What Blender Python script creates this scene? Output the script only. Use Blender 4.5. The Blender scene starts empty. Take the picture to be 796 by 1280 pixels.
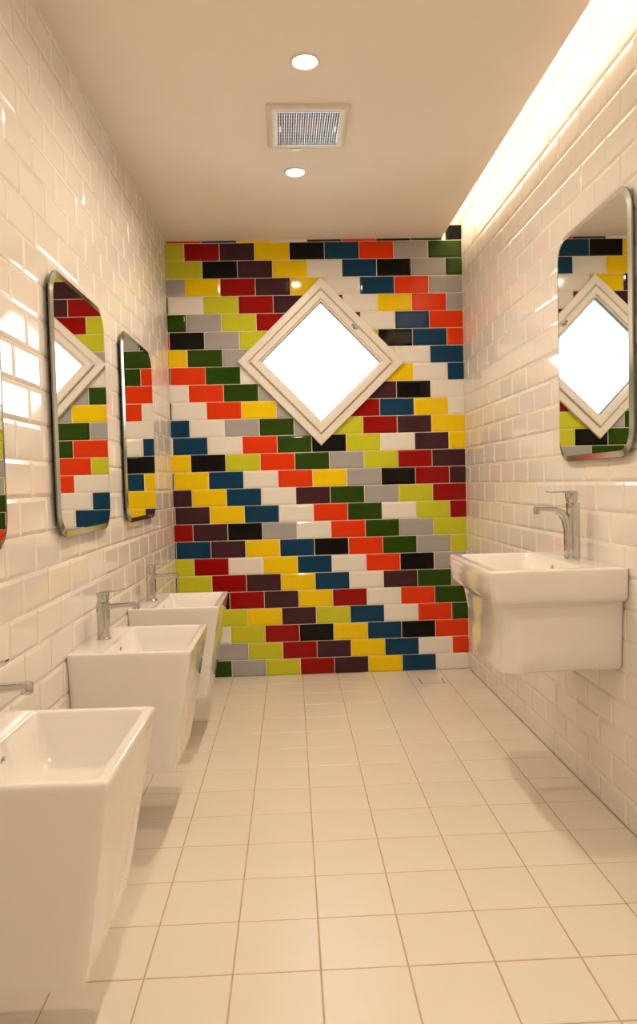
import bpy, bmesh, math, random
from mathutils import Vector, Matrix

C = bpy.context.scene.collection
random.seed(7)

# ---------------------------------------------------------------- camera
sc = bpy.context.scene
F, YAW, PIT, ROL = 912.93, 0.0366, -0.0391, -0.0259
fw = Vector((math.sin(YAW)*math.cos(PIT), math.cos(YAW)*math.cos(PIT), math.sin(PIT)))
rt0 = Vector((math.cos(YAW), -math.sin(YAW), 0)); up0 = rt0.cross(fw)
rt = rt0*math.cos(ROL) + up0*math.sin(ROL)
up = -rt0*math.sin(ROL) + up0*math.cos(ROL)
CAM = Vector((0.7345, -4.2405, 1.1153))
cam = bpy.data.objects.new('camera', bpy.data.cameras.new('camera'))
m3 = Matrix((rt, up, -fw)).transposed()
cam.matrix_world = Matrix.Translation(CAM) @ m3.to_4x4()
cam.data.sensor_fit = 'VERTICAL'; cam.data.sensor_height = 24.0
cam.data.lens = F/1280*24.0
cam.data.clip_start = 0.02
C.objects.link(cam); sc.camera = cam

# ---------------------------------------------------------------- world, exposure
sc.view_settings.view_transform = 'Standard'; sc.view_settings.look = 'None'
sc.view_settings.gamma = 1.0; sc.view_settings.use_curve_mapping = False
sc.view_settings.exposure = 0.29
WARM = (1.0, 0.80, 0.55)
DOWN_W = 8.1          # watts of each recessed spot
DOWN_COL = (1.0, 0.81, 0.61)
COVE_E = 25.0          # emission strength of the LED strip
COVE_COL = (1.0, 0.74, 0.50)
w = bpy.data.worlds.new('world'); sc.world = w; w.use_nodes = True
nt = w.node_tree; nt.nodes.clear()
wo = nt.nodes.new('ShaderNodeOutputWorld'); bg = nt.nodes.new('ShaderNodeBackground')
tc = nt.nodes.new('ShaderNodeTexCoord'); nz = nt.nodes.new('ShaderNodeTexNoise'); rp = nt.nodes.new('ShaderNodeValToRGB')
nz.inputs['Scale'].default_value = 5.0; nz.inputs['Detail'].default_value = 3.0
rp.color_ramp.elements[0].position = 0.28; rp.color_ramp.elements[0].color = (0.28, 0.36, 0.40, 1)
rp.color_ramp.elements[1].position = 0.50; rp.color_ramp.elements[1].color = (0.88, 0.95, 1.0, 1)
nt.links.new(tc.outputs['Generated'], nz.inputs['Vector']); nt.links.new(nz.outputs['Fac'], rp.inputs['Fac'])
nt.links.new(rp.outputs['Color'], bg.inputs['Color']); bg.inputs['Strength'].default_value = 5.0
nt.links.new(bg.outputs['Background'], wo.inputs['Surface'])

def spot(x, y, z, watts, size=0.07):
    l = bpy.data.lights.new('spot_light', 'AREA'); l.shape = 'DISK'; l.size = size; l.energy = watts; l.color = DOWN_COL
    l.spread = math.radians(165)
    o = bpy.data.objects.new('spot_light', l); o.location = (x, y, z); C.objects.link(o); return o

# ---------------------------------------------------------------- materials
def lin(c): return tuple(((v/255)/12.92 if v/255 <= 0.04045 else ((v/255+0.055)/1.055)**2.4) for v in c)
def mat(name, col, rough=0.4, metal=0.0, bump=0.0, bscale=20.0, var=0.0, coat=0.0, emit=None, estr=0.0, vscale=6.0, spec=0.5):
    m = bpy.data.materials.new(name); m.use_nodes = True; n = m.node_tree; b = n.nodes['Principled BSDF']
    b.inputs['Base Color'].default_value = (*col, 1); b.inputs['Roughness'].default_value = rough
    b.inputs['Metallic'].default_value = metal; b.inputs['Coat Weight'].default_value = coat
    b.inputs['Specular IOR Level'].default_value = spec
    t = n.nodes.new('ShaderNodeTexCoord'); nz = n.nodes.new('ShaderNodeTexNoise')
    nz.inputs['Scale'].default_value = vscale; n.links.new(t.outputs['Object'], nz.inputs['Vector'])
    mx = n.nodes.new('ShaderNodeMix'); mx.data_type = 'RGBA'
    mx.inputs[6].default_value = (*[c*(1-var) for c in col], 1); mx.inputs[7].default_value = (*[min(1, c*(1+var)) for c in col], 1)
    n.links.new(nz.outputs['Fac'], mx.inputs[0]); n.links.new(mx.outputs[2], b.inputs['Base Color'])
    if bump:
        n2 = n.nodes.new('ShaderNodeTexNoise'); n2.inputs['Scale'].default_value = bscale; n2.inputs['Detail'].default_value = 1.0
        n.links.new(t.outputs['Object'], n2.inputs['Vector'])
        bp = n.nodes.new('ShaderNodeBump'); bp.inputs['Strength'].default_value = bump; bp.inputs['Distance'].default_value = 0.002
        n.links.new(n2.outputs['Fac'], bp.inputs['Height']); n.links.new(bp.outputs['Normal'], b.inputs['Normal'])
    if emit:
        b.inputs['Emission Color'].default_value = (*emit, 1); b.inputs['Emission Strength'].default_value = estr
    return m
WT = lin((228, 204, 172))                       # how a white tile reads in this warm light
def glaze(name, rgb):
    l = lin(rgb); col = tuple(min(0.86, max(0.002, a/b*0.78)) for a, b in zip(l, WT))
    return mat(name, col, 0.06, bump=0.12, bscale=14, var=0.05, vscale=9, spec=0.2)
TILE = {
 'W': mat('white_wall_glaze', (0.80, 0.78, 0.74), 0.07, bump=0.12, bscale=14, var=0.02),
 'Y': glaze('yellow_glaze', (242, 183, 0)), 'R': glaze('red_glaze', (148, 0, 0)), 'L': glaze('lime_glaze', (198, 180, 30)),
 'E': glaze('green_glaze', (40, 62, 0)), 'T': glaze('teal_glaze', (0, 52, 70)), 'P': glaze('plum_glaze', (64, 29, 30)),
 'G': glaze('grey_glaze', (165, 146, 124)), 'O': glaze('orange_glaze', (222, 50, 0)), 'B': glaze('black_glaze', (5, 2, 3))}
CNAME = dict(W='white', Y='yellow', R='dark red', L='lime green', E='dark green', T='teal blue', P='plum', G='lavender grey', O='orange', B='black')
M_SIDE = mat('side_wall_glaze', (0.81, 0.765, 0.715), 0.06, bump=0.10, bscale=12, var=0.015)
M_GROUT = mat('white_grout', (0.90, 0.82, 0.70), 0.9, var=0.08, vscale=40)
M_FGROUT = mat('tan_floor_grout', (0.52, 0.38, 0.22), 0.9, var=0.15, vscale=30)
M_FLOOR = mat('cream_floor_tile', (0.76, 0.70, 0.61), 0.30, bump=0.10, bscale=30, var=0.035, vscale=5)
M_CEIL = mat('ceiling_paint', (0.88, 0.81, 0.73), 0.85, bump=0.05, bscale=60, var=0.02)
M_COVE = mat('cove_paint', (0.85, 0.83, 0.80), 0.8)
M_PLASTER = mat('plaster', (0.74, 0.70, 0.64), 0.8, var=0.02)
M_CER = mat('white_ceramic', (0.83, 0.80, 0.76), 0.07, coat=0.5, var=0.01)
M_CHROME = mat('chrome', (0.58, 0.57, 0.55), 0.06, metal=1.0)
M_MIRROR = mat('mirror_silver', (0.88, 0.90, 0.88), 0.0, metal=1.0)
M_BEVEL = mat('bevelled_mirror_edge', (0.78, 0.86, 0.80), 0.16, metal=1.0)
M_MSIDE = mat('mirror_glass_side', (0.20, 0.22, 0.20), 0.12, metal=0.3)
M_FRAME = mat('cream_window_paint', (0.80, 0.76, 0.69), 0.28, var=0.01)
M_DARK = mat('dark_rubber', (0.015, 0.015, 0.015), 0.5)
M_VENT = mat('vent_plastic', (0.74, 0.67, 0.58), 0.4)
M_GRILLE = mat('vent_grille', (0.80, 0.80, 0.84), 0.3, metal=0.2)
M_FAN = mat('fan_hub', (0.36, 0.17, 0.06), 0.6)
M_VDARK = mat('vent_dark', (0.16, 0.15, 0.16), 0.6)
M_LENS = mat('lamp_lens', (1, 1, 1), 0.5, emit=(1.0, 0.93, 0.82), estr=14)
M_LED = mat('led_diffuser', (1, 1, 1), 0.5, emit=COVE_COL, estr=COVE_E)
def glass_mat():
    m = bpy.data.materials.new('window_glass'); m.use_nodes = True; n = m.node_tree; n.nodes.clear()
    o = n.nodes.new('ShaderNodeOutputMaterial'); a = n.nodes.new('ShaderNodeBsdfTransparent'); g = n.nodes.new('ShaderNodeBsdfGlossy')
    g.inputs['Roughness'].default_value = 0.02; a.inputs['Color'].default_value = (0.97, 0.99, 0.98, 1)
    f = n.nodes.new('ShaderNodeFresnel'); f.inputs['IOR'].default_value = 1.45; x = n.nodes.new('ShaderNodeMixShader')
    n.links.new(f.outputs[0], x.inputs[0]); n.links.new(a.outputs[0], x.inputs[1]); n.links.new(g.outputs[0], x.inputs[2])
    n.links.new(x.outputs[0], o.inputs['Surface']); return m
M_GLASS = glass_mat()

# ---------------------------------------------------------------- object helpers
def tag(o, label=None, cat=None, group=None, kind=None):
    if label: o['label'] = label
    if cat: o['category'] = cat
    if group: o['group'] = group
    if kind: o['kind'] = kind
    return o
def empty(name, loc=(0, 0, 0), rz=0.0):
    o = bpy.data.objects.new(name, None); o.location = loc; o.rotation_euler = (0, 0, rz); o.empty_display_size = 0.05
    C.objects.link(o); return o
def mesh_of(bm, name, m=None, smooth=False, ang=35):
    bmesh.ops.recalc_face_normals(bm, faces=bm.faces)
    if smooth:
        lim = math.radians(ang)
        for f in bm.faces: f.smooth = True
        for e in bm.edges:
            if len(e.link_faces) == 2 and e.calc_face_angle(0) > lim: e.smooth = False
    me = bpy.data.meshes.new(name); bm.to_mesh(me); bm.free()
    if m: me.materials.append(m)
    return me
def obj(name, bm, m, parent=None, smooth=False, ang=35):
    me = mesh_of(bm, name, m, smooth, ang) if isinstance(bm, bmesh.types.BMesh) else bm
    o = bpy.data.objects.new(name, me); C.objects.link(o); o.parent = parent; return o
def box(bm, x0, x1, y0, y1, z0, z1):
    vs = [bm.verts.new((x, y, z)) for x in (x0, x1) for y in (y0, y1) for z in (z0, z1)]
    for f in ((0, 1, 3, 2), (4, 6, 7, 5), (0, 4, 5, 1), (2, 3, 7, 6), (0, 2, 6, 4), (1, 5, 7, 3)):
        bm.faces.new([vs[i] for i in f])
    return vs
def bxm(*a):
    bm = bmesh.new(); box(bm, *a); return bm
def rrect(x0, x1, y0, y1, r, n=5, rw=None):
    r = min(r, (x1-x0)/2-1e-4, (y1-y0)/2-1e-4); rw = r if rw is None else min(rw, r); pts = []
    for cx, cy, a, r in ((x1-r, y1-r, 0, r), (x0+rw, y1-rw, 90, rw), (x0+rw, y0+rw, 180, rw), (x1-r, y0+r, 270, r)):
        for i in range(n+1):
            t = math.radians(a+90*i/n); pts.append((cx+r*math.cos(t), cy+r*math.sin(t)))
    return pts
def loft(bm, rings, cap0=True, cap1=True, close=False):
    vr = [[bm.verts.new(p) for p in r] for r in rings]; n = len(vr[0])
    pairs = list(zip(vr, vr[1:])) + ([(vr[-1], vr[0])] if close else [])
    for a, b in pairs:
        for i in range(n): bm.faces.new((a[i], a[(i+1) % n], b[(i+1) % n], b[i]))
    if not close:
        if cap0: bm.faces.new(vr[0][::-1])
        if cap1: bm.faces.new(vr[-1])
    return vr
def circ(cx, cy, z, r, n=24, ex=1.0): return [(cx+r*ex*math.cos(2*math.pi*i/n), cy+r*math.sin(2*math.pi*i/n), z) for i in range(n)]
def lathe(prof, cx=0, cy=0, n=28, cap0=True, cap1=True):
    bm = bmesh.new(); loft(bm, [circ(cx, cy, z, r, n) for r, z in prof], cap0, cap1); return bm

# ---------------------------------------------------------------- setting: shell
P, H, ZT = 0.2, 0.1002, 2.4995
XL, XR, HC = 0.054, 1.757, 2.512
SL, SR = 0.007, -0.006        # the side walls splay a little
YB = -5.4
GAP = 0.116                    # light cove beside the dropped ceiling
ROWTOP = lambda r: ZT-(r-1)*H
TW, TH, J = P-0.0032, H-0.0030, 0.003

wall_l = tag(empty('wall_left', (XL, 0, 0), math.pi/2-0.007), 'left wall of glossy white bevelled metro tiles', 'wall', kind='structure')
wall_r = tag(empty('wall_right', (XR, 0, 0), -math.pi/2+0.006), 'right wall of glossy white bevelled metro tiles under the light cove', 'wall', kind='structure')
wall_b = tag(empty('wall_back', (0, 0, 0)), 'back wall of multicoloured bevelled tiles in diagonal stripes', 'wall', kind='structure')
obj('grout_bed', bxm(YB-0.1, 0.08, 0.0038, 0.08, -0.02, 2.72), M_GROUT, wall_l)
obj('grout_bed', bxm(-0.08, -YB+0.1, 0.0038, 0.08, -0.02, 2.72), M_GROUT, wall_r)

# the wall behind the coloured tiles has a square hole standing on its corner
WX, WZ, WROT = 0.926, 1.813, -0.0205
def wpt(dx, dz):                # window-plane coordinates -> back wall x, z
    c, s = math.cos(WROT), math.sin(WROT); return WX+dx*c-dz*s, WZ+dx*s+dz*c
HOLE = 0.412
bm = bmesh.new()
x0, x1, z0, z1 = XL-0.12, XR+0.12, -0.02, 2.72
o4 = [bm.verts.new((x, 0.0038, z)) for x, z in ((x0, z1), (x1, z1), (x1, z0), (x0, z0))]
d4 = [bm.verts.new((wpt(*q)[0], 0.0038, wpt(*q)[1])) for q in ((0, HOLE), (HOLE, 0), (0, -HOLE), (-HOLE, 0))]
TL, TR, BR, BL = o4; T, Rr, B, L = d4
fs = [bm.faces.new(f) for f in ((TL, TR, T), (TR, BR, Rr), (BR, BL, B), (BL, TL, L), (T, TR, Rr), (Rr, BR, B), (B, BL, L), (L, TL, T))]
g = bmesh.ops.extrude_face_region(bm, geom=fs)
bmesh.ops.translate(bm, verts=[v for v in g['geom'] if isinstance(v, bmesh.types.BMVert)], vec=(0, 0.16, 0))
obj('grout_bed', bm, M_GROUT, wall_b)

# ---------------------------------------------------------------- bevelled wall tiles
def tile_bm(u0, u1, v0, v1, bev=0.0105):
    """a bevelled ceramic tile, outward is -Y, glaze face at Y=0"""
    bm = bmesh.new()
    def ring(d, y): return [(u0+d, y, v0+d), (u1-d, y, v0+d), (u1-d, y, v1-d), (u0+d, y, v1-d)]
    loft(bm, [ring(0, 0.008), ring(0, 0.0032), ring(0.0008, 0.0026), ring(bev-0.0012, 0.0003), ring(bev, 0.0)], False, True)
    return bm
def clip(bm, co, no):
    bmesh.ops.bisect_plane(bm, geom=bm.verts[:]+bm.edges[:]+bm.faces[:], plane_co=co, plane_no=no, clear_outer=True)
cache = {}
def cut_tile(a, b, v0, v1, key):
    """tile centred on its own origin, cut to the span a..b, v0..v1 (local)"""
    k = (round(a, 4), round(b, 4), round(v0, 4), round(v1, 4), key)
    if k in cache: return cache[k]
    bm = tile_bm(-TW/2, TW/2, -TH/2, TH/2)
    if a > -TW/2+1e-5: clip(bm, (a, 0, 0), (-1, 0, 0))
    if b < TW/2-1e-5: clip(bm, (b, 0, 0), (1, 0, 0))
    if v0 > -TH/2+1e-5: clip(bm, (0, 0, v0), (0, 0, -1))
    if v1 < TH/2-1e-5: clip(bm, (0, 0, v1), (0, 0, 1))
    cache[k] = mesh_of(bm, 'tile', None); return cache[k]
def seen(p, mar=20):
    d = Vector(p)-CAM; z = d.dot(fw)
    if z < 0.1: return None
    x = 398+F*d.dot(rt)/z; y = 640-F*d.dot(up)/z
    return z if (-mar < x < 796+mar and -mar < y < 1280+mar) else None
def side_wall(root, u_lo, u_hi, off_odd, zmax, to_world, tiltseed):
    rnd = random.Random(tiltseed); items = []
    r = 26
    for r in range(0, 26):
        top = ROWTOP(r); cz = top-J/2-TH/2
        if cz-TH/2 > zmax: continue
        off = off_odd if r % 2 else off_odd+P/2
        k0 = math.floor((u_lo-off)/P); k = k0
        while off+k*P < u_hi-0.004:
            cu = off+k*P+P/2; k += 1
            a = max(-TW/2, u_lo-cu); b = min(TW/2, u_hi-0.0015-cu)
            if b-a < 0.004: continue
            v0 = max(-TH/2, 0.001-cz); v1 = min(TH/2, zmax-0.001-cz)
            if v1-v0 < 0.004: continue
            s = seen(to_world(cu, cz)); items.append((s if s else 99, cu, cz, a, b, v0, v1))
    items.sort(); joined = bmesh.new()
    for i, (s, cu, cz, a, b, v0, v1) in enumerate(items):
        me = cut_tile(a, b, v0, v1, 'side')
        rx, rz = rnd.uniform(-0.0035, 0.0035), rnd.uniform(-0.003, 0.003)
        if i < 300 and s < 99:
            if not me.materials: me.materials.append(M_SIDE)
            o = bpy.data.objects.new('tile', me); C.objects.link(o); o.parent = root
            o.location = (cu, rnd.uniform(-0.0005, 0.0004), cz); o.rotation_euler = (rx, 0, rz)
        else:
            n0 = len(joined.verts); joined.from_mesh(me); joined.verts.ensure_lookup_table()
            M = Matrix.Translation((cu, 0, cz)) @ Matrix.Rotation(rz, 4, 'Z') @ Matrix.Rotation(rx, 4, 'X')
            for v in joined.verts[n0:]: v.co = M @ v.co
    o = obj('tile', joined, M_SIDE, root); o['kind'] = 'stuff'
side_wall(wall_l, YB, 0.0, -0.14, HC+0.001, lambda u, z: (XL+SL*u, u, z), 3)
side_wall(wall_r, 0.0, -YB, 0.0, 2.594, lambda u, z: (XR+SR*-u, -u, z), 5)

# coloured tiles, top row first; odd rows start with a half tile, even rows with a sliver
ROWS = ['OOTYWPOBEB', 'LRPYBTOGE', 'LLBPYWTBGE', 'GYRPYWTOG', 'EWLRPRWYOG', 'EGLRPPWTO', 'OBGLRYLBTO', 'YEGWRPWWT', 'BOEWBTRYWT',
        'WOEGLRPBW', 'BWOYGERTYW', 'TWGEGLRPY', 'WTWOEBLWPY', 'YBLOEGLRP', 'BYTWOYGBRP', 'PYTWPEGLR', 'RPYTWOEWLR', 'RPBGWOEGL',
        'TTPYTBOEGL', 'LRWYTWOBG', 'TLRPYTWPEG', 'LBRPYRWOE', 'GWLYPLTWOE', 'GWLRBYTBO', 'EWGLRPYTWO', 'PEGLRPYTW']
X0 = 0.061
hole = [wpt(*q) for q in ((0, HOLE), (HOLE, 0), (0, -HOLE), (-HOLE, 0))]
def hole_edges():
    r = []
    for i in range(4):
        a, b = hole[i], hole[(i+1) % 4]; mid = ((a[0]+b[0])/2, (a[1]+b[1])/2)
        n = (mid[0]-WX, mid[1]-WZ); l = math.hypot(*n); r.append((a, (n[0]/l, n[1]/l)))
    return r
HE = hole_edges()
def inside(x, z): return all((x-a[0])*n[0]+(z-a[1])*n[1] < 0 for a, n in HE)
rnd = random.Random(11)
for r, row in enumerate(ROWS):
    top = ROWTOP(r); cz = top-J/2-TH/2
    for i, ch in enumerate(row):
        cx = X0+P/2+(i-1)*P + (0 if r % 2 == 0 else P/2)
        a = max(-TW/2, XL+0.0005-cx); b = min(TW/2, XR-0.0015-cx)
        if b-a < 0.002: continue
        zt = HC+0.001
        if r == 0 and i == len(row)-1: zt = 2.584; a = max(a, XR-GAP-cx)
        elif r == 0 and i == len(row)-2: b = min(b, XR-GAP-0.001-cx)
        v0 = max(-TH/2, 0.001-cz); v1 = min(TH/2, zt-cz)
        if r == 0:                       # the top row dips a little below the ceiling line
            v0 = -TH/2
        pts = [(cx+a+(b-a)*s/12, cz+v0+(v1-v0)*t/12) for s in range(13) for t in range(13)]
        ins = [inside(*q) for q in pts]
        if all(ins): continue
        if any(ins):
            pieces = bmesh.new(); prev = []
            for e, (pa, n) in enumerate(HE):
                t = tile_bm(-TW/2, TW/2, -TH/2, TH/2)
                if a > -TW/2+1e-5: clip(t, (a, 0, 0), (-1, 0, 0))
                if b < TW/2-1e-5: clip(t, (b, 0, 0), (1, 0, 0))
                for (pb, nb) in prev:
                    if t.faces: clip(t, (pb[0]-cx, 0, pb[1]-cz), (nb[0], 0, nb[1]))
                if t.faces: clip(t, (pa[0]-cx, 0, pa[1]-cz), (-n[0], 0, -n[1]))
                prev.append((pa, n))
                if t.faces:
                    me = bpy.data.meshes.new('tmp'); t.to_mesh(me); pieces.from_mesh(me); bpy.data.meshes.remove(me)
                t.free()
            if not pieces.faces: continue
            me = bpy.data.meshes.new('tile'); pieces.to_mesh(me); pieces.free(); me.materials.append(TILE[ch])
        else:
            me = cut_tile(a, b, v0, v1, ch)
            if not me.materials: me.materials.append(TILE[ch])
        o = bpy.data.objects.new('tile', me); C.objects.link(o); o.parent = wall_b
        o.location = (cx, rnd.uniform(-0.0006, 0.0004), cz)
        o.rotation_euler = (rnd.uniform(-0.004, 0.004), rnd.uniform(-0.0015, 0.0015), rnd.uniform(-0.004, 0.004))
        o['label'] = CNAME[ch]+' glazed tile'

# ---------------------------------------------------------------- floor
PF = 0.2018
floor = tag(empty('floor', (0, 0, 0)), 'floor of square cream matt tiles with tan joints', 'floor', kind='structure')
obj('grout_bed', bxm(XL-0.1, XR+0.15, YB-0.1, 0.05, -0.06, -0.0012), M_FGROUT, floor)
fcache = {}
def floor_tile(w_, d_):
    k = (round(w_, 3), round(d_, 3))
    if k not in fcache:
        bm = bmesh.new(); R = lambda e, z: [(x, y, z) for x, y in ((-w_/2+e, -d_/2+e), (w_/2-e, -d_/2+e), (w_/2-e, d_/2-e), (-w_/2+e, d_/2-e))]
        loft(bm, [R(0, -0.008), R(0, -0.0012), R(0.0015, 0.0)], False, True)
        fcache[k] = mesh_of(bm, 'tile', M_FLOOR)
    return fcache[k]
FXS = [0.571+PF*k for k in range(-3, 7)]; FYS = [-1.1948+PF*5.92] + [-1.1948+PF*k for k in range(5, -22, -1)]
FYS[0] = -0.002
rnd = random.Random(2)
for j in range(len(FYS)-1):
    y1, y0 = FYS[j], FYS[j+1]
    if y0 < YB: break
    lo, hi = XL+SL*y1+0.001, XR+SR*y1-0.001
    for i in range(len(FXS)-1):
        xa, xb = max(FXS[i], lo), min(FXS[i+1], hi)
        if xb-xa < 0.01: continue
        g = 0.0018 if xa == FXS[i] else 0.0; h = 0.0018 if xb == FXS[i+1] else 0.0
        o = bpy.data.objects.new('tile', floor_tile(xb-xa-g-h, y1-y0-0.0036)); C.objects.link(o); o.parent = floor
        o.location = ((xa+g+xb-h)/2, (y0+y1)/2, rnd.uniform(-0.0003, 0.0003))
        o.rotation_euler = (rnd.uniform(-0.002, 0.002), rnd.uniform(-0.002, 0.002), 0)

# ---------------------------------------------------------------- ceiling with light cove
ceiling = tag(empty('ceiling', (0, 0, HC)), 'smooth beige painted dropped ceiling ending short of the right wall', 'ceiling', kind='structure')
bm = bmesh.new()
vs = []
for z in (0.0, 0.008):
    vs += [bm.verts.new((x, y, z)) for x, y in ((XL-0.03, 0.003), (XR-GAP, 0.003), (XR-GAP+0.006*5.5, YB-0.1), (XL+SL*YB-0.1, YB-0.1), (XL+SL*YB, YB))]
a, b = vs[:5], vs[5:]
bm.faces.new(a); bm.faces.new(b[::-1])
for i in range(5): bm.faces.new((a[i], a[(i+1) % 5], b[(i+1) % 5], b[i]))
obj('dropped_panel', bm, M_CEIL, ceiling)
obj('upper_slab', bxm(XL-0.2, XR+0.2, YB-0.1, 0.1, 0.121, 0.16), M_PLASTER, ceiling)
obj('cove_roof', bxm(XR-0.42, XR+0.16, YB-0.1, 0.1, 0.088, 0.12), M_COVE, ceiling)
obj('cove_side', bxm(XR-0.44, XR-0.42, YB-0.1, 0.1, 0.008, 0.12), M_COVE, ceiling)
obj('cove_end', bxm(XR-0.42, XR, 0.001, 0.0042, 0.0775, 0.088), M_COVE, ceiling)
obj('wall_front', bxm(-0.2, 2.1, YB-0.12, YB, -0.02, 2.72), M_PLASTER)
tag(bpy.data.objects['wall_front'], 'plain plastered wall behind the viewpoint', 'wall', kind='structure')

# LED strip lying on the edge of the dropped ceiling, inside the cove
t = tag(empty('led_strip', (XR-GAP-0.014, 0, HC), 0.0), 'warm light strip glowing inside the ceiling cove above the right wall', 'light')
def along(R): 
    bm = bmesh.new(); loft(bm, [[(x-0.006*y, y, z) for x, z in R] for y in (-0.012, YB+0.02)]); return bm
obj('diffuser', along([(-0.003, 0.022), (0.003, 0.022), (0.003, 0.038), (-0.003, 0.038)]), M_LED, t)
obj('mounting_rail', along([(-0.006, 0.008), (0.006, 0.008), (0.006, 0.0215), (-0.006, 0.0215)]), M_GRILLE, t)

# ---------------------------------------------------------------- window
win = tag(empty('window_1', (WX, 0, WZ)), 'square window standing on its corner, cream frame, in the coloured tile wall', 'window', kind='structure')
win.rotation_euler = (0, -WROT, 0)
def diamond(name, prof, m, smooth=False):
    bm = bmesh.new(); rings = []
    for dx, dz in ((0, 1), (1, 0), (0, -1), (-1, 0)):
        rings.append([(dx*r, -n, dz*r) for r, n in prof])
    loft(bm, rings, close=True); return obj(name, bm, m, win, smooth)
diamond('window_frame', [(.479, .0), (.479, .019), (.4755, .0225), (.424, .0225), (.4195, .0195), (.413, .0085), (.36, .0085), (.36, -.10), (.408, -.10), (.408, -.001)], M_FRAME)
sash = diamond('sash', [(.407, .0095), (.407, .025), (.4035, .0285), (.366, .0285), (.361, .0265), (.354, .016), (.343, .0125), (.343, -.012), (.40, -.012)], M_FRAME)
diamond('glazing_gasket', [(.3445, .0118), (.3385, .0118), (.3375, -.014), (.3445, -.014)], M_DARK)
bm = bmesh.new(); loft(bm, [[(dx*.3435, -n, dz*.3435) for dx, dz in ((0, 1), (1, 0), (0, -1), (-1, 0))] for n in (-.011, -.007)])
pane = obj('pane', bm, M_GLASS, win); tag(pane, 'clear glass against bright daylight')
# small latch on the upper right side of the sash
lt = empty('latch', (0.194, -0.0285, 0.198)); lt.parent = win
lt.rotation_euler = (math.pi/2, 0, 0)
bm = lathe([(.013, 0), (.013, .004), (.0115, .006), (.007, .0065), (.006, .014), (.002, .0155)], n=20)
obj('knob', bm, M_CHROME, lt, True)
bm = bmesh.new(); loft(bm, [[(x*1, y, z) for x, y in rrect(-.022, .022, -.007, .007, .006)] for z in (0, .003)]); 
bmesh.ops.rotate(bm, verts=bm.verts, cent=(0, 0, 0), matrix=Matrix.Rotation(-math.pi/4, 3, 'Z'))
obj('latch_plate', bm, M_CHROME, lt)

# ---------------------------------------------------------------- mirrors
def mirror(name, side, yc, zb, wd, ht, label, group):
    if side == 'L': loc = (XL+SL*yc, yc, zb); rz = -0.007
    else: loc = (XR+SR*yc, yc, zb); rz = math.pi+0.006
    t = tag(empty(name, loc, rz), label, 'mirror', group)
    R = 0.085; n = 10
    def ring(x, e): return [(x, y, z) for y, z in rrect(-wd/2+e, wd/2-e, e, ht-e, max(R-e, 0.01), n)]
    bm = bmesh.new(); loft(bm, [ring(.0165, .020), ring(.0218, .020)], False, True)
    # front face as one flat sheet
    obj('mirror_glass', bm, M_MIRROR, t)
    bm = bmesh.new(); loft(bm, [ring(.0218, .0198), ring(.0178, .001)], False, False)
    obj('bevelled_edge', bm, M_BEVEL, t)
    bm = bmesh.new(); loft(bm, [ring(.0178, .001), ring(.0172, 0), ring(.0135, 0), ring(.0130, .002)], False, True)
    obj('glass_side', bm, M_MSIDE, t)
    bm = bmesh.new(); box(bm, 0, .0128, -wd/2+.03, wd/2-.03, .05, ht-.05)
    obj('backing_board', bm, M_DARK, t)
    return t
MG = 'bevelled mirrors on the left wall'
mirror('wall_mirror', 'L', -2.765, 0.972, 0.60, 0.795, 'rounded frameless mirror on the left wall, nearest, mostly cut off by the left photo edge', MG)
mirror('wall_mirror', 'L', -1.795, 0.972, 0.60, 0.795, 'rounded frameless mirror reflecting the window, middle one on the left wall', MG)
mirror('wall_mirror', 'L', -0.925, 0.972, 0.625, 0.795, 'rounded frameless mirror on the left wall, farthest one beside the coloured tiles', MG)
mirror('wall_mirror', 'R', -1.812, 1.172, 0.59, 0.815, 'rounded frameless mirror alone on the right wall above the basin', 'bevelled mirror on the right wall')

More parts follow.
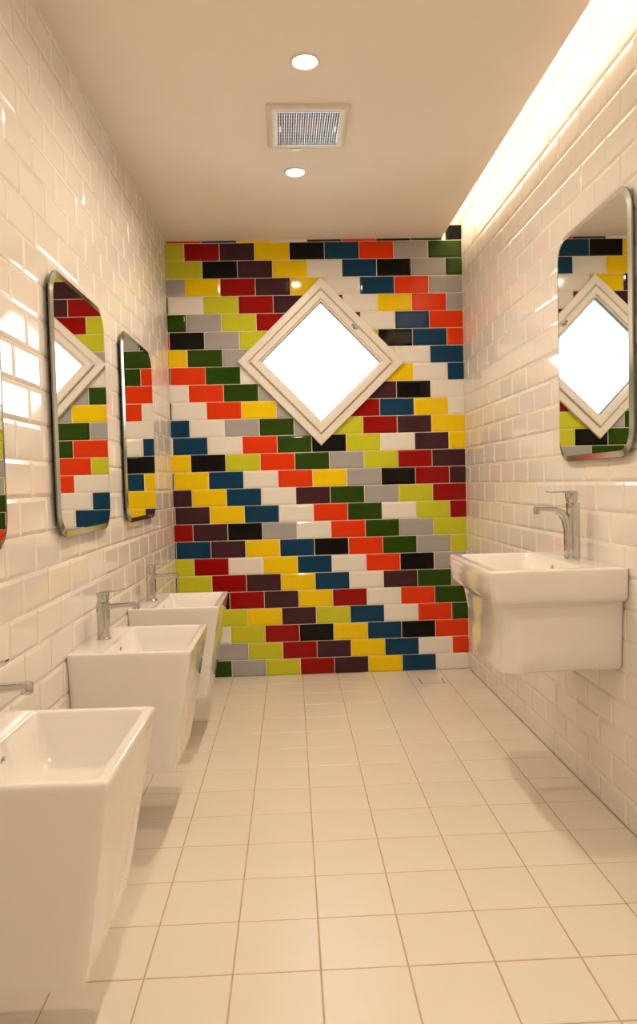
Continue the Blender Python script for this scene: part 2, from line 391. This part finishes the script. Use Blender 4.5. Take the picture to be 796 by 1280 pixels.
# ---------------------------------------------------------------- basins
def rr(x0, x1, hw, r, z, zf=None):
    pts = rrect(x0, x1, -hw, hw, r, 6, 0.014 if x0 < 0.01 else None)
    return [(x, y, zf(x, y) if zf else z) for x, y in pts]
def kid_basin(yc, label):
    t = tag(empty('washbasin', (XL+SL*yc, yc, 0), -0.007), label, 'washbasin', 'tapered basins on the left wall')
    b, T_, D, hw = 0.225, 0.617, 0.376, 0.217
    R = []
    R.append(rr(0.004, 0.297, 0.168, 0.03, b))
    R.append(rr(0.0, 0.309, 0.180, 0.026, b+0.004))
    R.append(rr(0.0, 0.312, 0.182, 0.026, b+0.014))
    for s in (0.15, 0.35, 0.55, 0.75, 0.93, 0.98):
        R.append(rr(0.0, 0.312+(D-0.312)*s, 0.182+(hw-0.182)*s, 0.026-0.018*s, b+0.014+(T_-0.010-b-0.014)*s))
    R.append(rr(0.0, D, hw, 0.008, T_-0.006)); R.append(rr(0.001, D-0.0015, hw-0.0015, 0.009, T_-0.002)); R.append(rr(0.004, D-0.005, hw-0.005, 0.008, T_))
    R.append(rr(0.100, D-0.020, hw-0.014, 0.012, T_)); R.append(rr(0.1035, D-0.0235, hw-0.0175, 0.012, T_-0.0015)); R.append(rr(0.106, D-0.026, hw-0.020, 0.013, T_-0.005))
    R.append(rr(0.116, D-0.040, hw-0.030, 0.02, T_-0.05)); R.append(rr(0.128, D-0.056, hw-0.045, 0.03, T_-0.095))
    R.append(rr(0.140, D-0.070, hw-0.060, 0.035, T_-0.112)); R.append(rr(0.17, D-0.105, hw-0.10, 0.03, T_-0.118))
    bm = bmesh.new(); loft(bm, R); obj('bowl', bm, M_CER, t, True, 50)
    obj('drain', lathe([(.024, 0), (.024, .002), (.020, .0035), (.017, .002), (.010, .003)], 0.215, 0, 24), M_CHROME, t, True).location.z = T_-0.118
    o = obj('overflow_ring', lathe([(.0125, 0), (.0125, .002), (.010, .0035), (.007, .0025), (.0065, .0005)], 0, 0, 20), M_CHROME, t, True)
    o.location = (0.1105, 0, T_-0.040); o.rotation_euler = (0, math.pi/2+0.2, 0)
    o2 = obj('overflow_hole', lathe([(.0066, 0), (.0066, .0012)], 0, 0, 16), M_DARK, t); o2.location = (0.1112, 0, T_-0.040); o2.rotation_euler = (0, math.pi/2+0.2, 0)
    return t
kid_basin(-2.785, 'tall tapered white ceramic basin on the left wall, nearest one in the lower left corner')
kid_basin(-1.806, 'tapered white ceramic basin on the left wall, middle one of the row of three')
kid_basin(-1.003, 'tapered white ceramic basin on the left wall, farthest one beside the coloured tiles')

def big_basin():
    yc = -1.757
    t = tag(empty('washbasin', (XR+SR*yc, yc, 0), math.pi+0.006), 'large white ceramic basin with deep apron, alone on the right wall', 'washbasin', 'large basin on the right wall')
    T_, D, hw = 0.832, 0.435, 0.284
    def zb(x, y):
        s = max(0, min(1, x/0.37)); return 0.499+0.020*math.sin(math.pi*min(1, s*1.15))-0.016*max(0, s-0.7)/0.3
    def side(s, z, zf=None): return rr(0.0, 0.378+0.026*s, 0.232+0.014*s, 0.075-0.01*s, z, zf)
    R = [rr(0.0, 0.335, 0.20, 0.065, 0, lambda x, y: zb(x, y)+0.003), rr(0.0, 0.362, 0.220, 0.07, 0, zb), side(0, 0, lambda x, y: zb(x, y)+0.012),
         side(0.15, 0.56), side(0.5, 0.64), side(0.9, 0.705), side(1.0, 0.717),
         rr(0.0, 0.410, 0.256, 0.06, 0.724), rr(0.0, 0.421, 0.272, 0.035, 0.729), rr(0.0, 0.426, 0.279, 0.026, 0.738),
         rr(0.0, 0.429, 0.281, 0.020, 0.76), rr(0.0, D-0.001, hw-0.001, 0.016, 0.80), rr(0.0, D, hw, 0.014, T_-0.008),
         rr(0.001, D-0.002, hw-0.002, 0.013, T_-0.002), rr(0.004, D-0.006, hw-0.006, 0.012, T_),
         rr(0.125, D-0.030, hw-0.028, 0.03, T_), rr(0.130, D-0.035, hw-0.033, 0.03, T_-0.002), rr(0.134, D-0.038, hw-0.036, 0.032, T_-0.006),
         rr(0.144, D-0.050, hw-0.050, 0.04, T_-0.06), rr(0.158, D-0.070, hw-0.075, 0.05, T_-0.105), rr(0.19, D-0.11, hw-0.13, 0.05, T_-0.118)]
    bm = bmesh.new(); loft(bm, R); obj('bowl', bm, M_CER, t, True, 50)
    obj('drain', lathe([(.024, 0), (.024, .002), (.020, .0035), (.017, .002), (.010, .003)], 0.25, 0, 24), M_CHROME, t, True).location.z = T_-0.118
    o = obj('overflow_ring', lathe([(.012, 0), (.012, .002), (.009, .003), (.0065, .001)], 0, 0, 20), M_CHROME, t, True)
    o.location = (0.1375, 0, T_-0.030); o.rotation_euler = (0, math.pi/2+0.2, 0)
    bm = bmesh.new(); pr = [(.060, .60), (.060, .500), (.052, .486), (.030, .480)]
    loft(bm, [circ(0.22, 0.03, z, r, 24) for r, z in pr]); obj('waste_cover', bm, M_CER, t, True)
big_basin()

# ---------------------------------------------------------------- faucets
def sweep_xz(path, hwid, th, n=1):
    """flat bar swept along points (x, z, half thickness) with rounded section, width along Y"""
    bm = bmesh.new(); rings = []
    for i, (x, z, h) in enumerate(path):
        a = path[max(0, i-1)]; b = path[min(len(path)-1, i+1)]
        d = Vector((b[0]-a[0], b[1]-a[1])).normalized(); nx, nz_ = -d.y, d.x
        pts = rrect(-hwid, hwid, -h, h, min(h, hwid)*0.6, 3)
        rings.append([(x+nx*q, p_, z+nz_*q) for p_, q in pts])
    loft(bm, rings); return bm
def kid_tap(yc, label):
    t = tag(empty('faucet', (XL+SL*yc+0.058, yc, 0.617), -0.007), label, 'faucet', 'small chrome taps on the left basins')
    obj('base_flange', lathe([(.0245, 0), (.0245, .003), (.022, .0055)], n=32), M_CHROME, t, True)
    bm = bmesh.new(); loft(bm, [[(x, y, z) for x, y in rrect(-w_, w_, -w_, w_, w_*0.75, 5)] for w_, z in ((.0205, .005), (.0200, .04), (.0205, .08), (.0225, .112), (.0225, .120), (.0210, .1215))])
    obj('body', bm, M_CHROME, t, True)
    obj('spout', sweep_xz([(.012, .104, .011), (.04, .108, .0095), (.07, .110, .0085), (.098, .1115, .0085), (.108, .1115, .0085)], .013, 0), M_CHROME, t, True)
    bm = lathe([(.0115, 0), (.0122, .004), (.0122, .021), (.0105, .0235)], n=24); o = obj('aerator', bm, M_CHROME, t, True); o.location = (.108, 0, .0965)
    bm = lathe([(.0185, .1215), (.0175, .124), (.0195, .128), (.0215, .150), (.0215, .153), (.0195, .156)], n=28); h = obj('handle', bm, M_CHROME, t, True)
    obj('lever', sweep_xz([(-.012, .1555, .0022), (.02, .1575, .0026), (.05, .1595, .0022), (.064, .163, .0018), (.072, .1645, .0015)], .0095, 0), M_CHROME, h, True)
    return t
kid_tap(-2.785, 'chrome tap on the nearest left basin, only its spout end showing at the photo edge')
kid_tap(-1.800, 'chrome single lever tap on the middle basin of the left row')
kid_tap(-1.000, 'chrome single lever tap on the farthest left basin')
t = tag(empty('faucet', (XR+SR*-1.742-0.062, -1.742, 0.832), math.pi+0.006), 'taller chrome tap with curved neck on the right basin', 'faucet', 'tall chrome tap on the right basin')
obj('base_flange', lathe([(.027, 0), (.027, .003), (.024, .005)], n=32), M_CHROME, t, True)
bm = bmesh.new(); loft(bm, [[(x-0.004, y, z) for x, y in rrect(-w_, w_, -w_, w_, w_*0.7, 5)] for w_, z in ((.0205, .004), (.0205, .08), (.0210, .14), (.0215, .190), (.0200, .193))])
obj('body', bm, M_CHROME, t, True)
obj('spout', sweep_xz([(.016, .006, .010), (.016, .06, .010), (.017, .105, .011), (.023, .138, .013), (.038, .160, .013), (.060, .170, .0105), (.085, .173, .009), (.110, .1735, .0085), (.122, .1735, .0085)], .0135, 0), M_CHROME, t, True, 50)
o = obj('aerator', lathe([(.0115, 0), (.0125, .004), (.0125, .024), (.0105, .0265)], n=24), M_CHROME, t, True); o.location = (.122, 0, .157)
bm = lathe([(.0185, .193), (.0175, .196), (.0200, .200), (.0225, .226), (.0225, .2295), (.0205, .232)], n=28); h = obj('handle', bm, M_CHROME, t, True)
obj('lever', sweep_xz([(-.012, .231, .0024), (.02, .232, .0030), (.055, .2315, .0024), (.076, .232, .0018), (.088, .234, .0015)], .0105, 0), M_CHROME, h, True)

# ---------------------------------------------------------------- ceiling fittings
def downlight(x, y, label, group='recessed ceiling spots'):
    t = tag(empty('downlight', (x, y, HC)), label, 'ceiling light', group)
    obj('trim_ring', lathe([(.052, 0), (.051, -.004), (.044, -.006), (.040, -.004), (.039, -.001)], n=36, cap0=False, cap1=False), M_FRAME, t, True)
    obj('lens', lathe([(.039, -.0005), (.036, -.0035), (.02, -.0045)], n=32), M_LENS, t, True)
    s = spot(x, y, HC-0.012, DOWN_W); return t
downlight(0.819, -1.769, 'lit recessed spot in the ceiling, nearer one in front of the vent')
downlight(0.792, -0.912, 'lit recessed spot in the ceiling between the vent and the coloured wall')
for y, lb in ((-3.1, 'added fill light set in the ceiling above the nearest basin, out of view'), (-4.5, 'added fill light set in the ceiling above the viewpoint, out of view')): downlight(0.83, y, lb, 'added fill spots out of view')  # two unseen spots added to fill in light from the near end

vx, vy = 0.837, -1.333
t = tag(empty('exhaust_vent', (vx, vy, HC), 0.012), 'square ceiling extractor vent with white grille between the two ceiling spots', 'vent')
def R2(e, z, r=0.012): return [(x, y, z) for x, y in rrect(-.158+e, .158-e, -.170+e, .170-e, r, 4)]
bm = bmesh.new(); loft(bm, [R2(0, 0), R2(.001, -.009), R2(.006, -.013), R2(.034, -.014, .004), R2(.037, -.012, .004), R2(.040, -.0015, .004)], False, False)
obj('bezel', bm, M_VENT, t, True)
obj('housing', bxm(-.125, .125, -.135, .135, -.0012, -.0006), M_VDARK, t)
fan = obj('fan_hub', lathe([(.066, -.0015), (.063, -.004), (.03, -.0060)], n=32), M_FAN, t, True); fan.location = (.004, 0.0, 0)
bm = bmesh.new()
nb = 27
for i in range(nb):
    x = -.118+.236*i/(nb-1); box(bm, x-.0015, x+.0015, -.131, .131, -.0125, -.0085)
for i in range(11):
    y = -.125+.25*i/10; box(bm, -.119, .119, y-.0004, y+.0004, -.0095, -.0087)
gr = obj('grille', bm, M_GRILLE, t); gr['kind'] = 'stuff'; gr['label'] = 'fine white grid of slats'
for a in ((-.121, -.118, -.132, .132), (.118, .121, -.132, .132), (-.121, .121, -.134, -.130), (-.121, .121, .130, .134)):
    obj('grille_rim', bxm(*a, -.0150, -.0075), M_GRILLE, t)
for s in (-1, 1): obj('clip', bxm(s*.108-.004, s*.108+.004, -.022, .022, -.0145, -.0115), M_GRILLE, t)
obj('pull_tab', bxm(-.065, -.020, .168, .174, -.016, -.004), M_GRILLE, t)

# ---------------------------------------------------------------- floor drain
t = tag(empty('floor_drain', (1.488, -0.232, 0.0), -0.02), 'small square tile-insert floor drain by the foot of the coloured wall', 'drain')
obj('drain_channel', bxm(-.066, .066, -.058, .058, -.003, 0.0006), M_DARK, t)
bm = bmesh.new(); loft(bm, [[(x*(.060-e)/.060, y*(.0555-e)/.0555, z) for x, y in ((-.0615, -.0565), (.0615, -.0565), (.0615, .0565), (-.0615, .0565))] for e, z in ((0, -.002), (0, .0012), (.0015, .0018))])
obj('tile_insert', bm, M_FLOOR, t)
